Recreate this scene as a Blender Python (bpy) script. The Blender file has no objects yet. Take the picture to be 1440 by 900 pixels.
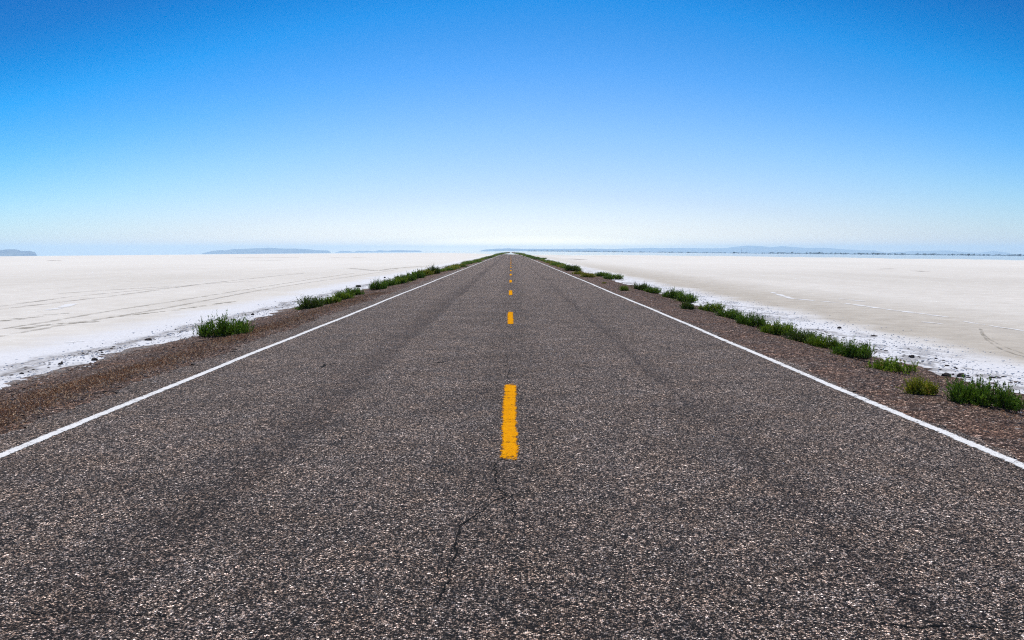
import bpy, math, random
import numpy as np

# ------------------------------------------------------------------ camera, world, sun, exposure
sc = bpy.context.scene
C = sc.collection
CAM_H = 1.52
F_PX = 1316.0                       # focal length for a 1440 px wide frame
PITCH = math.atan(99.0 / F_PX)
YAW = 0.00114
cam_data = bpy.data.cameras.new("camera")
cam = bpy.data.objects.new("camera", cam_data)
C.objects.link(cam)
cam_data.sensor_width = 36.0
cam_data.lens = 36.0 * F_PX / 1440.0
cam_data.clip_start = 0.05
cam_data.clip_end = 120000.0
cam.location = (0.0, 0.0, CAM_H)
cam.rotation_euler = (math.pi / 2 - PITCH, 0.0, -YAW)
sc.camera = cam

SUN_EL = math.radians(58)
SUN_DIR = (-0.24, 0.97)             # horizontal direction towards the sun
sun_data = bpy.data.lights.new("sun", 'SUN')
sun_data.energy = 3.9
sun_data.angle = math.radians(0.53)
sun_data.color = (1.0, 0.955, 0.89)
sun = bpy.data.objects.new("sun", sun_data)
C.objects.link(sun)
n_ = math.hypot(*SUN_DIR)
sx, sy = SUN_DIR[0] / n_, SUN_DIR[1] / n_
sun.rotation_euler = (math.pi / 2 - SUN_EL, 0.0, math.atan2(sx, -sy))

world = bpy.data.worlds.new("World")
sc.world = world
world.use_nodes = True
nt = world.node_tree
nt.nodes.clear()
wo = nt.nodes.new('ShaderNodeOutputWorld')
bg = nt.nodes.new('ShaderNodeBackground')
sky = nt.nodes.new('ShaderNodeTexSky')
sky.sky_type = 'NISHITA'
sky.sun_disc = False
sky.sun_elevation = SUN_EL
sky.sun_rotation = math.atan2(sx, sy)
sky.altitude = 1300
sky.air_density = 1.0
sky.dust_density = 0.6
sky.ozone_density = 2.0
SKY_SIDE = 0.30
SKY_GAIN = 4.0
# deep, polarised-looking blue of the photograph: tint by elevation
tc = nt.nodes.new('ShaderNodeTexCoord')
sep = nt.nodes.new('ShaderNodeSeparateXYZ')
nt.links.new(tc.outputs['Generated'], sep.inputs[0])
ramp = nt.nodes.new('ShaderNodeValToRGB')
mr = nt.nodes.new('ShaderNodeMapRange')
mr.inputs['From Min'].default_value = 0.0
mr.inputs['From Max'].default_value = 0.80
# the sky deepens away from the bright northern horizon, to the sides as well as upwards
sq = nt.nodes.new('ShaderNodeMath'); sq.operation = 'MULTIPLY'
so = nt.nodes.new('ShaderNodeMath'); so.operation = 'SUBTRACT'; so.inputs[1].default_value = 0.03
nt.links.new(sep.outputs['X'], so.inputs[0])
nt.links.new(so.outputs[0], sq.inputs[0]); nt.links.new(so.outputs[0], sq.inputs[1])
ad = nt.nodes.new('ShaderNodeMath'); ad.operation = 'MULTIPLY_ADD'
kz = nt.nodes.new('ShaderNodeMath'); kz.operation = 'MULTIPLY_ADD'
kz.inputs[1].default_value = 1.4; kz.inputs[2].default_value = SKY_SIDE
nt.links.new(sep.outputs['Z'], kz.inputs[0])
nt.links.new(sq.outputs[0], ad.inputs[0]); nt.links.new(kz.outputs[0], ad.inputs[1])
nt.links.new(sep.outputs['Z'], ad.inputs[2])
nt.links.new(ad.outputs[0], mr.inputs['Value'])
nt.links.new(mr.outputs[0], ramp.inputs[0])
SKY_U = [(0.0, 2.4, 2.15, 1.75), (0.015, 1.30, 1.26, 1.40), (0.029, 1.14, 1.12, 1.32), (0.058, 0.94, 0.99, 1.24), (0.124, 0.63, 0.93, 1.24), (0.188, 0.29, 0.80, 1.28), (0.22, 0.17, 0.73, 1.22),
         (0.252, 0.05, 0.68, 1.20), (0.29, 0.0, 0.54, 1.04), (0.33, 0.0, 0.42, 0.88), (0.40, 0.0, 0.33, 0.76), (0.55, 0.38, 0.58, 0.86), (0.78, 0.55, 0.70, 0.90)]
SKY_STOPS = [(u / 0.80, (r / SKY_GAIN, g / SKY_GAIN, b / SKY_GAIN)) for u, r, g, b in SKY_U]
el = ramp.color_ramp.elements
while len(el) > 1:
    el.remove(el[-1])
el[0].position = SKY_STOPS[0][0]
el[0].color = (*SKY_STOPS[0][1], 1)
for p_, c_ in SKY_STOPS[1:]:
    e = el.new(p_)
    e.color = (*c_, 1)
mul = nt.nodes.new('ShaderNodeMix')
mul.data_type = 'RGBA'
mul.blend_type = 'MULTIPLY'
mul.inputs[0].default_value = 1.0
nt.links.new(sky.outputs[0], mul.inputs[6])
nt.links.new(ramp.outputs[0], mul.inputs[7])
gain = nt.nodes.new('ShaderNodeVectorMath'); gain.operation = 'SCALE'
gain.inputs['Scale'].default_value = SKY_GAIN
nt.links.new(mul.outputs[2], gain.inputs[0])
nt.links.new(gain.outputs[0], bg.inputs['Color'])
bg.inputs['Strength'].default_value = 0.10
nt.links.new(bg.outputs[0], wo.inputs['Surface'])

sc.view_settings.view_transform = 'Standard'
sc.view_settings.look = 'None'
sc.view_settings.gamma = 1.0
sc.view_settings.exposure = 0.0
sc.view_settings.use_curve_mapping = False
sc.render.engine = 'CYCLES'
sc.cycles.use_denoising = False
sc.cycles.filter_width = 1.15
sc.cycles.max_bounces = 6
sc.cycles.transparent_max_bounces = 12
sc.cycles.volume_bounces = 4
sc.cycles.sample_clamp_indirect = 6.0

rng = np.random.default_rng(11)
random.seed(11)

# ------------------------------------------------------------------ terrain
S_SIDE, W_SIDE = 0.0097, 40.0       # the causeway is the crown of the flat: it falls off to both sides
S_FAR, W_FAR = 0.0015, 60.0
EDGE_L, EDGE_R = 6.75, 6.1          # where the gravel bank meets the salt

def terrain(x, y):
    x = np.asarray(x, float); y = np.asarray(y, float)
    return -S_SIDE * (np.sqrt(x * x + W_SIDE ** 2) - W_SIDE) - S_FAR * (np.sqrt(y * y + W_FAR ** 2) - W_FAR)

def bank(x):
    """embankment: flat road bed, then down to the salt"""
    x = np.asarray(x, float)
    e = np.where(x < 0, EDGE_L, EDGE_R)
    t = np.clip((np.abs(x) - 4.3) / (e - 4.3), 0, 1)
    return -0.27 * t * t * (3 - 2 * t)

def ground_z(x, y):
    return terrain(x, y) + bank(x)

def ray(px, py):
    u = (px - 720.0) / F_PX
    v = -(py - 450.0) / F_PX
    cp, sp = math.cos(PITCH), math.sin(PITCH)
    dx, dy, dz = u, cp + v * sp, -sp + v * cp
    cy, sy_ = math.cos(-YAW), math.sin(-YAW)
    return (dx * cy - dy * sy_, dx * sy_ + dy * cy, dz)

def at(px, py):
    """where the line of sight measured on the photograph meets the ground"""
    d = ray(px, py)
    lo, hi = 0.5, 60000.0
    if CAM_H + d[2] * hi - float(ground_z(d[0] * hi, d[1] * hi)) > 0:
        return None
    t = lo
    while t < hi:
        if CAM_H + d[2] * t - float(ground_z(d[0] * t, d[1] * t)) < 0:
            break
        lo = t
        t *= 1.05
    hi = t
    for _ in range(50):
        m = 0.5 * (lo + hi)
        if CAM_H + d[2] * m - float(ground_z(d[0] * m, d[1] * m)) < 0: hi = m
        else: lo = m
    return (d[0] * hi, d[1] * hi)

# ------------------------------------------------------------------ helpers
def make_mesh(name, V, F, smooth=False, attrs=None):
    V = np.asarray(V, np.float32)
    me = bpy.data.meshes.new(name)
    if isinstance(F, np.ndarray):
        k = F.shape[1]
        me.vertices.add(len(V)); me.vertices.foreach_set('co', V.ravel())
        me.loops.add(F.size); me.loops.foreach_set('vertex_index', F.astype(np.int32).ravel())
        me.polygons.add(len(F))
        me.polygons.foreach_set('loop_start', np.arange(0, F.size, k, dtype=np.int32))
        me.update(calc_edges=True)
    else:
        me.from_pydata([tuple(map(float, v)) for v in V], [], F)
    if smooth:
        me.polygons.foreach_set('use_smooth', [True] * len(me.polygons))
    if attrs:
        for k_, a in attrs.items():
            at_ = me.attributes.new(k_, 'FLOAT', 'POINT')
            at_.data.foreach_set('value', np.asarray(a, np.float32))
    me.validate()
    return me

def link(name, me, m=None, parent=None, **kw):
    o = bpy.data.objects.new(name, me)
    C.objects.link(o)
    if m is not None and me is not None and len(me.materials) == 0:
        me.materials.append(m)
    if parent is not None:
        o.parent = parent
    for k, v in kw.items():
        o[k] = v
    return o

def grid_faces(nu, nv):
    i, j = np.meshgrid(np.arange(nu - 1), np.arange(nv - 1), indexing='ij')
    a = (i * nv + j).ravel()
    return np.stack([a, a + nv, a + nv + 1, a + 1], 1)

class NT:
    """small node-building helper"""
    def __init__(s, name, rough=0.9, spec=0.3):
        s.m = bpy.data.materials.new(name)
        s.m.use_nodes = True
        s.t = s.m.node_tree
        s.b = s.t.nodes['Principled BSDF']
        s.b.inputs['Roughness'].default_value = rough
        s.b.inputs['Specular IOR Level'].default_value = spec
        s.co = s.t.nodes.new('ShaderNodeTexCoord').outputs['Object']
        s.xyz = None
    def n(s, kind, **kw):
        nd = s.t.nodes.new(kind)
        for k, v in kw.items():
            setattr(nd, k, v)
        return nd
    def l(s, a, b):
        if isinstance(a, (int, float)): b.default_value = a
        elif isinstance(a, tuple): b.default_value = (*a, 1) if len(a) == 3 and b.type == 'RGBA' else a
        else: s.t.links.new(a, b)
    def scaled(s, sc_, rot=0.0):
        mp = s.n('ShaderNodeMapping'); s.l(s.co, mp.inputs[0])
        mp.inputs['Scale'].default_value = sc_; mp.inputs['Rotation'].default_value = (0, 0, rot)
        return mp.outputs[0]
    def noise(s, scale, detail=3, rough=0.55, vec=None, out='Fac'):
        nd = s.n('ShaderNodeTexNoise'); s.l(vec or s.co, nd.inputs['Vector'])
        nd.inputs['Scale'].default_value = scale; nd.inputs['Detail'].default_value = detail
        nd.inputs['Roughness'].default_value = rough
        return nd.outputs[out]
    def voro(s, scale, out='Color', feature='F1', vec=None, rnd=1.0):
        nd = s.n('ShaderNodeTexVoronoi', feature=feature); s.l(vec or s.co, nd.inputs['Vector'])
        nd.inputs['Scale'].default_value = scale; nd.inputs['Randomness'].default_value = rnd
        return nd.outputs[out]
    def ramp(s, fac, stops, interp='LINEAR'):
        nd = s.n('ShaderNodeValToRGB'); nd.color_ramp.interpolation = interp
        el = nd.color_ramp.elements
        while len(el) > 1: el.remove(el[-1])
        def cc(c): return (c, c, c, 1) if isinstance(c, (int, float)) else (*c, 1)
        el[0].position = stops[0][0]; el[0].color = cc(stops[0][1])
        for p, c in stops[1:]:
            e = el.new(p); e.color = cc(c)
        s.l(fac, nd.inputs[0])
        return nd.outputs[0]
    def mix(s, fac, a, b, mode='MIX'):
        nd = s.n('ShaderNodeMix', data_type='RGBA', blend_type=mode)
        s.l(fac, nd.inputs[0]); s.l(a, nd.inputs[6]); s.l(b, nd.inputs[7])
        return nd.outputs[2]
    def math(s, op, a, b=0.0, c=None, clamp=False):
        nd = s.n('ShaderNodeMath', operation=op, use_clamp=clamp)
        s.l(a, nd.inputs[0]); s.l(b, nd.inputs[1])
        if c is not None: s.l(c, nd.inputs[2])
        return nd.outputs[0]
    def rng(s, v, a, b, c=0.0, d=1.0, smooth=True):
        nd = s.n('ShaderNodeMapRange', interpolation_type='SMOOTHSTEP' if smooth else 'LINEAR')
        s.l(v, nd.inputs[0])
        for i, q in enumerate((a, b, c, d)): s.l(q, nd.inputs[1 + i])
        return nd.outputs[0]
    def pos(s, ax):
        if s.xyz is None:
            s.xyz = s.n('ShaderNodeSeparateXYZ'); s.l(s.co, s.xyz.inputs[0])
        return s.xyz.outputs[ax]
    def bump(s, h, dist, strength=1.0):
        nd = s.n('ShaderNodeBump'); s.l(h, nd.inputs['Height'])
        nd.inputs['Distance'].default_value = dist; nd.inputs['Strength'].default_value = strength
        s.l(nd.outputs[0], s.b.inputs['Normal'])
    def color(s, c): s.l(c, s.b.inputs['Base Color'])
    def alpha(s, a): s.l(a, s.b.inputs['Alpha'])

def aggregate(M, dark, stones, scale=95.0, gain=1.0):
    """exposed stone chips set in bitumen"""
    chips = M.voro(scale)
    sepc = M.n('ShaderNodeSeparateColor'); M.l(chips, sepc.inputs[0])
    r = sepc.outputs[0]
    col = M.ramp(r, stones, 'CONSTANT')
    # break up by patches of 3, 9 and 30 cm
    g1 = M.voro(scale * 0.36)
    s1 = M.n('ShaderNodeSeparateColor'); M.l(g1, s1.inputs[0])
    col = M.mix(1.0, col, M.ramp(s1.outputs[1], [(0, 0.6), (0.5, 0.95), (1, 1.5)]), 'MULTIPLY')
    # chips ravel out in short runs along the traffic
    g3 = M.voro(scale * 0.75, vec=M.scaled((1.0, 0.34, 1.0)))
    s3 = M.n('ShaderNodeSeparateColor'); M.l(g3, s3.inputs[0])
    col = M.mix(1.0, col, M.ramp(s3.outputs[0], [(0, 0.40), (0.5, 0.95), (1, 1.80)]), 'MULTIPLY')
    g2 = M.noise(scale * 0.11, 3, 0.7)
    col = M.mix(1.0, col, M.ramp(g2, [(0.3, 0.72 * gain), (0.5, 1.0 * gain), (0.7, 1.30 * gain)]), 'MULTIPLY')
    edge = M.voro(scale, 'Distance', 'DISTANCE_TO_EDGE')
    col = M.mix(M.rng(edge, 0.02, 0.14), dark, col)
    return col, edge, sepc

# ------------------------------------------------------------------ materials of the setting
def mat_road():
    M = NT('asphalt', 0.85, 0.12)
    stones = [(0.0, (0.010, 0.009, 0.008)), (0.33, (0.036, 0.029, 0.024)), (0.46, (0.090, 0.070, 0.055)), (0.58, (0.15, 0.122, 0.095)),
              (0.69, (0.25, 0.19, 0.15)), (0.79, (0.21, 0.19, 0.175)), (0.87, (0.40, 0.32, 0.255)), (0.95, (0.58, 0.51, 0.43))]
    col, edge, sp = aggregate(M, (0.011, 0.011, 0.012), stones, 118.0, 1.78)
    x = M.pos(0)
    wob = M.math('MULTIPLY', M.math('SUBTRACT', M.noise(0.25, 2), 0.5), 0.35)
    xw = M.math('ADD', x, wob)
    # worn lane surfaces and the two darker joints
    def band(c, w, soft):
        d = M.math('ABSOLUTE', M.math('SUBTRACT', xw, c))
        return M.rng(d, w, w + soft, 1, 0)
    k = M.math('MULTIPLY', M.math('MAXIMUM', band(1.70, 0.0, 0.055), M.math('MULTIPLY', band(1.76, 0.0, 0.20), 0.40)), M.ramp(M.noise(0.8, 3), [(0.35, 0.30), (0.6, 0.70)]))
    col = M.mix(k, col, M.mix(1.0, col, (0.30, 0.29, 0.30), 'MULTIPLY'))
    left = M.math('MULTIPLY', M.rng(xw, -2.35, -1.72), M.rng(xw, -1.68, -1.60, 1, 0))
    col = M.mix(M.math('MULTIPLY', left, 0.55), col, M.mix(1.0, col, (0.46, 0.44, 0.44), 'MULTIPLY'))
    col = M.mix(M.math('MULTIPLY', band(0.0, 0.1, 0.55), 0.38), col, M.mix(1.0, col, (0.6, 0.58, 0.56), 'MULTIPLY'))
    big = M.noise(0.9, 4, 0.6)
    col = M.mix(1.0, col, M.ramp(big, [(0.3, 0.80), (0.7, 1.22)]), 'MULTIPLY')
    # a finer reddish/bluish drift
    tint = M.ramp(M.noise(2.2, 3, 0.6), [(0.35, (1.01, 0.98, 1.02)), (0.65, (1.08, 0.98, 0.94))])
    col = M.mix(1.0, col, tint, 'MULTIPLY')
    M.color(col)
    h = M.math('ADD', M.math('MULTIPLY', M.rng(edge, 0, 0.25), 0.6), M.math('MULTIPLY', sp.outputs[2], 0.5))
    M.bump(h, 0.006, 0.9)
    return M.m

def mat_gravel():
    M = NT('gravel bank', 0.95, 0.15)
    stones = [(0.0, (0.020, 0.014, 0.012)), (0.22, (0.068, 0.045, 0.036)), (0.42, (0.135, 0.094, 0.076)), (0.62, (0.20, 0.145, 0.12)),
              (0.80, (0.29, 0.22, 0.19)), (0.93, (0.50, 0.43, 0.38))]
    col, edge, sp = aggregate(M, (0.022, 0.016, 0.013), stones, 60.0, 1.3)
    ax = M.math('ABSOLUTE', M.pos(0))
    # rusty dust beyond the asphalt
    rust = M.ramp(M.noise(1.6, 4, 0.65), [(0.4, 0.15), (0.65, 0.75)])
    col = M.mix(rust, col, M.mix(1.0, col, (1.60, 1.20, 0.92), 'MULTIPLY'))
    # salt blooming between the stones low on the bank
    low = M.rng(M.math('ADD', ax, M.math('MULTIPLY', M.noise(1.3, 5, 0.7), 1.2)), 6.75, 7.9)
    lowf = M.math('MULTIPLY', low, M.ramp(M.noise(9.0, 5, 0.75), [(0.42, 0.0), (0.62, 0.9)]))
    col = M.mix(lowf, col, (0.62, 0.60, 0.57))
    M.color(col)
    M.bump(M.math('ADD', M.math('MULTIPLY', M.rng(edge, 0, 0.3), 0.7), M.math('MULTIPLY', sp.outputs[2], 0.6)), 0.012, 0.9)
    return M.m

def mat_salt():
    M = NT('salt flat', 0.88, 0.25)
    x, y = M.pos(0), M.pos(1)
    ax = M.math('ABSOLUTE', x)
    st = M.scaled((1.0, 0.12, 1.0))                       # streaks run with the road
    n1 = M.noise(0.35, 5, 0.6, st)
    n2 = M.noise(1.7, 5, 0.65)
    n3 = M.noise(14.0, 4, 0.7)
    base = M.ramp(n1, [(0.25, (0.56, 0.53, 0.485)), (0.5, (0.65, 0.625, 0.58)), (0.75, (0.72, 0.70, 0.665))])
    base = M.mix(0.6, base, M.ramp(n2, [(0.3, (0.55, 0.52, 0.48)), (0.7, (0.73, 0.71, 0.68))]))
    pat = M.noise(0.045, 5, 0.6, M.scaled((1.0, 0.5, 1.0)))
    base = M.mix(1.0, base, M.ramp(pat, [(0.32, (0.90, 0.895, 0.885)), (0.5, (0.98, 0.98, 0.98)), (0.68, (1.05, 1.05, 1.06))]), 'MULTIPLY')
    thin = M.ramp(M.noise(0.22, 6, 0.7, M.scaled((0.25, 1.0, 1.0))), [(0.56, 0.0), (0.66, 0.45)])
    base = M.mix(M.math('MULTIPLY', thin, 0.7), base, (0.52, 0.485, 0.43))
    # bright fresh crust beside the bank, damp greyer belt beyond it on the right
    wob = M.math('MULTIPLY', M.math('SUBTRACT', M.noise(0.3, 4, 0.6), 0.5), 2.4)
    axw = M.math('ADD', ax, wob)
    belt = M.math('MULTIPLY', M.rng(M.math('ADD', x, wob), 7.6, 8.8), M.rng(M.math('ADD', x, wob), 9.0, 15.0, 1, 0))
    base = M.mix(M.math('MULTIPLY', belt, 0.85), base, M.ramp(n2, [(0.3, (0.36, 0.325, 0.275)), (0.7, (0.50, 0.46, 0.40))]))
    fresh = M.rng(M.math('ADD', axw, M.rng(x, -1, 1, 0.0, 1.1)), 8.3, 9.9, 1, 0)
    base = M.mix(M.math('MULTIPLY', fresh, 0.9), base, M.ramp(n3, [(0.3, (0.56, 0.58, 0.64)), (0.6, (0.72, 0.74, 0.79))]))
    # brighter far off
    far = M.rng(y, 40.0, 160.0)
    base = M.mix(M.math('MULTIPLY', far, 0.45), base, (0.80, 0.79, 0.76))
    # dark mud showing through the crust at the toe of the bank
    mudn = M.ramp(M.noise(1.9, 6, 0.72, M.scaled((1.0, 0.42, 1.0))), [(0.50, 0.0), (0.56, 1.0)])
    mud = M.math('MULTIPLY', M.math('MULTIPLY', mudn, M.rng(x, -1, 1, 0.30, 0.65)), M.rng(M.math('ADD', ax, M.math('MULTIPLY', wob, 0.12)), 6.6, 8.6, 0.9, 0.0))
    base = M.mix(mud, base, M.ramp(n3, [(0.35, (0.05, 0.043, 0.04)), (0.65, (0.17, 0.15, 0.14))]))
    # continuous line of wet mud just above the toe on the left
    w2 = M.math('MULTIPLY', M.math('SUBTRACT', M.noise(0.55, 4, 0.65), 0.5), 1.5)
    dl = M.math('ABSOLUTE', M.math('ADD', M.math('ADD', x, w2), 7.45))
    line = M.math('MULTIPLY', M.rng(dl, 0.05, 0.32, 1, 0), M.ramp(M.noise(6.0, 5, 0.75, M.scaled((1.0, 0.35, 1.0))), [(0.38, 0.15), (0.58, 0.9)]))
    base = M.mix(line, base, M.ramp(n3, [(0.3, (0.07, 0.06, 0.055)), (0.7, (0.26, 0.24, 0.23))]))
    # fine specks
    spk = M.ramp(M.noise(34.0, 3, 0.8), [(0.70, 0.0), (0.76, 0.35)])
    base = M.mix(spk, base, (0.30, 0.27, 0.24))
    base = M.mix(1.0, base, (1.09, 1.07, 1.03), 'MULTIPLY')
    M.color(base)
    M.bump(M.math('ADD', M.math('MULTIPLY', n2, 1.0), M.math('MULTIPLY', n3, 0.5)), 0.035, 0.8)
    return M.m

def mat_paint(name, lo, hi, wear=0.5, pit=0.6):
    M = NT(name, 0.95, 0.0)
    c = M.ramp(M.noise(30, 4, 0.7), [(0.3, lo), (0.65, hi)])
    c = M.mix(M.ramp(M.voro(88.0, 'Distance', 'DISTANCE_TO_EDGE'), [(0.0, pit), (0.11, 0.0)]), c, (0.05, 0.035, 0.02))
    M.color(c)
    e = M.n('ShaderNodeAttribute', attribute_name='edge').outputs['Fac']
    chip = M.math('ADD', M.math('MULTIPLY', M.noise(48, 5, 0.8), 0.62), M.math('MULTIPLY', M.noise(7, 4, 0.7), 0.38))
    scuff = M.math('MULTIPLY', M.ramp(M.noise(2.6, 4, 0.7), [(0.5, 0.0), (0.72, 1.0)]), 0.035)
    thr = M.math('ADD', M.math('ADD', wear, scuff), M.math('MULTIPLY', e, 0.20))
    M.alpha(M.rng(M.math('SUBTRACT', chip, thr), -0.02, 0.02))
    M.bump(M.voro(88.0, 'Distance'), 0.003, 0.8)
    return M.m

# ------------------------------------------------------------------ ground, bank, road
def spaced(dense_lo, dense_hi, step, lo, hi, growth=1.16):
    a = list(np.arange(dense_lo, dense_hi + step * 0.5, step))
    s, p = step, a[-1]
    while p < hi:
        s *= growth; p = min(p + s, hi); a.append(p)
    s, p = step, a[0]; pre = []
    while p > lo:
        s *= growth; p = max(p - s, lo); pre.append(p)
    return np.array(pre[::-1] + a)

def rough(x, y, a=1.0):
    return a * (0.5 * np.sin(x * 1.9 + 1.3 * np.sin(y * 0.7)) * np.sin(y * 1.3 + np.sin(x * 1.1)) + 0.5 * np.sin(x * 4.7 + y * 2.3) * np.sin(y * 3.9 - x * 1.7))

xs = spaced(-14, 14, 0.2, -33000, 33000)
ys = spaced(-6, 40, 0.4, -3000, 42000)
X, Y = np.meshgrid(xs, ys, indexing='ij')
near = np.clip((60 - np.hypot(X, Y)) / 40, 0, 1) * np.clip((np.abs(X) - 6.4) / 1.0, 0, 1)
Z = ground_z(X, Y) + rough(X, Y, 0.012) * near
# under the bank and the road the flat is kept a little lower
Z -= 0.06 * (np.abs(X) < 6.0)
link('ground', make_mesh('ground', np.stack([X, Y, Z], -1).reshape(-1, 3), grid_faces(len(xs), len(ys)), True), mat_salt(), kind='structure')

ROAD_END = 1400.0
def strip_y(lo, hi, step, growth=1.05, start=60):
    a = list(np.arange(lo, start, step)); s = step
    while a[-1] < hi:
        s *= growth; a.append(min(a[-1] + s, hi))
    return np.array(a)

gravel_m = mat_gravel()
for side in (-1, 1):
    yy = strip_y(-6, ROAD_END, 0.14)
    edge = EDGE_L if side < 0 else EDGE_R
    uu = np.concatenate([np.linspace(0, 0.5, 6), np.linspace(0.6, 1.0, 12)])
    wv = 0.16 * np.sin(yy * 0.55 + side) + 0.12 * np.sin(yy * 1.7 + 2 * side) + 0.07 * np.sin(yy * 4.1) + 0.05 * rng.standard_normal(len(yy)) + 0.10 * np.sin(yy * 0.21)
    outer = edge + 0.05 + wv
    U, YY = np.meshgrid(uu, yy, indexing='ij')
    inner = 3.55
    XX = inner + (outer[None, :] - inner) * U
    Xs = side * XX
    zz = ground_z(Xs, YY) + 0.010 + rough(Xs * 2, YY * 2, 0.012) * np.clip((XX - 4.3), 0, 1) * (YY < 60)
    zz[-1, :] = ground_z(Xs[-1], YY[-1]) - 0.02
    V = np.stack([Xs, YY, zz], -1).reshape(-1, 3)
    F = grid_faces(len(uu), len(yy))
    if side < 0: F = F[:, ::-1]
    link('road_shoulder', make_mesh('road_shoulder', V, F, True), gravel_m, kind='structure')

yy = strip_y(-6, ROAD_END, 0.12)
uu = np.linspace(0, 1, 13)
wl = 4.20 + 0.05 * np.sin(yy * 1.3) + 0.035 * rng.standard_normal(len(yy)) + 0.04 * np.sin(yy * 3.1)
wr = 3.66 + 0.05 * np.sin(yy * 1.1 + 1) + 0.035 * rng.standard_normal(len(yy)) + 0.04 * np.sin(yy * 2.7)
U, YY = np.meshgrid(uu, yy, indexing='ij')
XX = -wl[None, :] + (wl + wr)[None, :] * U
road_z = lambda x, y: terrain(x, y) + 0.024
link('road', make_mesh('road', np.stack([XX, YY, road_z(XX, YY)], -1).reshape(-1, 3), grid_faces(len(uu), len(yy)), True), mat_road(), kind='structure')

def ribbon(name, pts, width, m, zoff=0.004, zfun=None, cuts=4, **kw):
    """a flat marking following a line of (x, y) points; 'edge' attribute is 1 at its rim"""
    zfun = zfun or road_z
    P = np.asarray(pts, float)
    w = np.broadcast_to(np.asarray(width, float), (len(P),))
    T = np.gradient(P, axis=0); T /= np.linalg.norm(T, axis=1)[:, None] + 1e-9
    N = np.stack([-T[:, 1], T[:, 0]], 1)
    us = np.linspace(-0.5, 0.5, cuts + 1)
    V, E = [], []
    for i in range(len(P)):
        for u in us:
            q = P[i] + N[i] * u * w[i]
            V.append((q[0], q[1], float(zfun(q[0], q[1])) + zoff))
            e = abs(u) * 2
            e = max(0, (e - 0.5) * 2) ** 2
            if i in (0, len(P) - 1): e = max(e, 0.6)
            E.append(e)
    F = grid_faces(len(P), cuts + 1)[:, ::-1]
    return link(name, make_mesh(name, V, F, True, {'edge': E}), m, **kw)

white_m = mat_paint('white road paint', (0.74, 0.74, 0.74), (0.95, 0.95, 0.94), 0.42, 0.35)
yellow_m = mat_paint('yellow road paint', (0.86, 0.30, 0.003), (1.0, 0.46, 0.006), 0.42, 0.75)
yl = strip_y(-3, ROAD_END, 0.25)
ribbon('edge_line', np.stack([np.full_like(yl, -3.73) + 0.012 * np.sin(yl * 0.35) + 0.006 * np.sin(yl * 1.3), yl], 1), 0.126, white_m, kind='structure')
ribbon('edge_line', np.stack([np.full_like(yl, 3.55) + 0.012 * np.sin(yl * 0.3 + 1) + 0.006 * np.sin(yl * 1.1), yl], 1), 0.126, white_m, kind='structure')
DASH0, PERIOD, DLEN = 6.56, 12.2, 3.85
k = 0
while DASH0 + k * PERIOD < 480:
    y0 = DASH0 + k * PERIOD
    yd = np.linspace(y0, y0 + DLEN, 16)
    wd = np.full(16, 0.168); wd[-1] = 0.13
    ribbon('lane_dash', np.stack([-0.012 + 0.004 * np.sin(yd * 2), yd], 1), wd, yellow_m, kind='structure')
    k += 1

# cracks in the asphalt
crack_m = NT('dark crack bitumen', 0.95, 0.1)
crack_m.color((0.008, 0.008, 0.008))  # flat near-black colour of the cracks
ce = crack_m.n('ShaderNodeAttribute', attribute_name='edge').outputs['Fac']
crack_m.alpha(crack_m.rng(crack_m.math('ADD', crack_m.noise(26, 4, 0.7), crack_m.math('MULTIPLY', ce, -0.12)), 0.34, 0.43))
def crack(pix, w, seg=0.05, jit=0.010):
    P = [at(*p) for p in pix]
    out = []
    for a, b in zip(P[:-1], P[1:]):
        L = math.hypot(b[0] - a[0], b[1] - a[1]); n = max(2, int(L / seg))
        for i in range(n):
            t = i / n
            out.append((a[0] + (b[0] - a[0]) * t + random.gauss(0, jit), a[1] + (b[1] - a[1]) * t + random.gauss(0, jit)))
    out.append(P[-1])
    wid = [w * random.uniform(0.35, 1.3) for _ in out]
    ribbon('crack', out, wid, crack_m.m, zoff=0.003, cuts=2, kind='structure')
crack([(697, 655), (696, 676), (699, 690), (715, 700), (706, 703), (690, 714), (664, 732), (645, 745), (641, 760), (640, 786), (628, 812), (624, 838), (610, 860)], 0.014)
crack([(718, 700), (724, 722), (720, 741)], 0.006)
crack([(0, 866), (70, 872), (150, 869), (240, 876)], 0.007)
crack([(1225, 884), (1290, 889), (1360, 889), (1440, 896)], 0.012)
crack([(1010, 858), (1100, 862), (1180, 860), (1240, 870)], 0.006)
crack([(450, 519), (458, 515), (472, 514)], 0.05, 0.1, 0.02)
crack([(610, 513), (628, 511)], 0.05, 0.1, 0.02)
crack([(713, 500), (714, 520), (714, 538)], 0.007, 0.2, 0.02)
crack([(745, 590), (765, 595), (780, 594)], 0.010)

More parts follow.
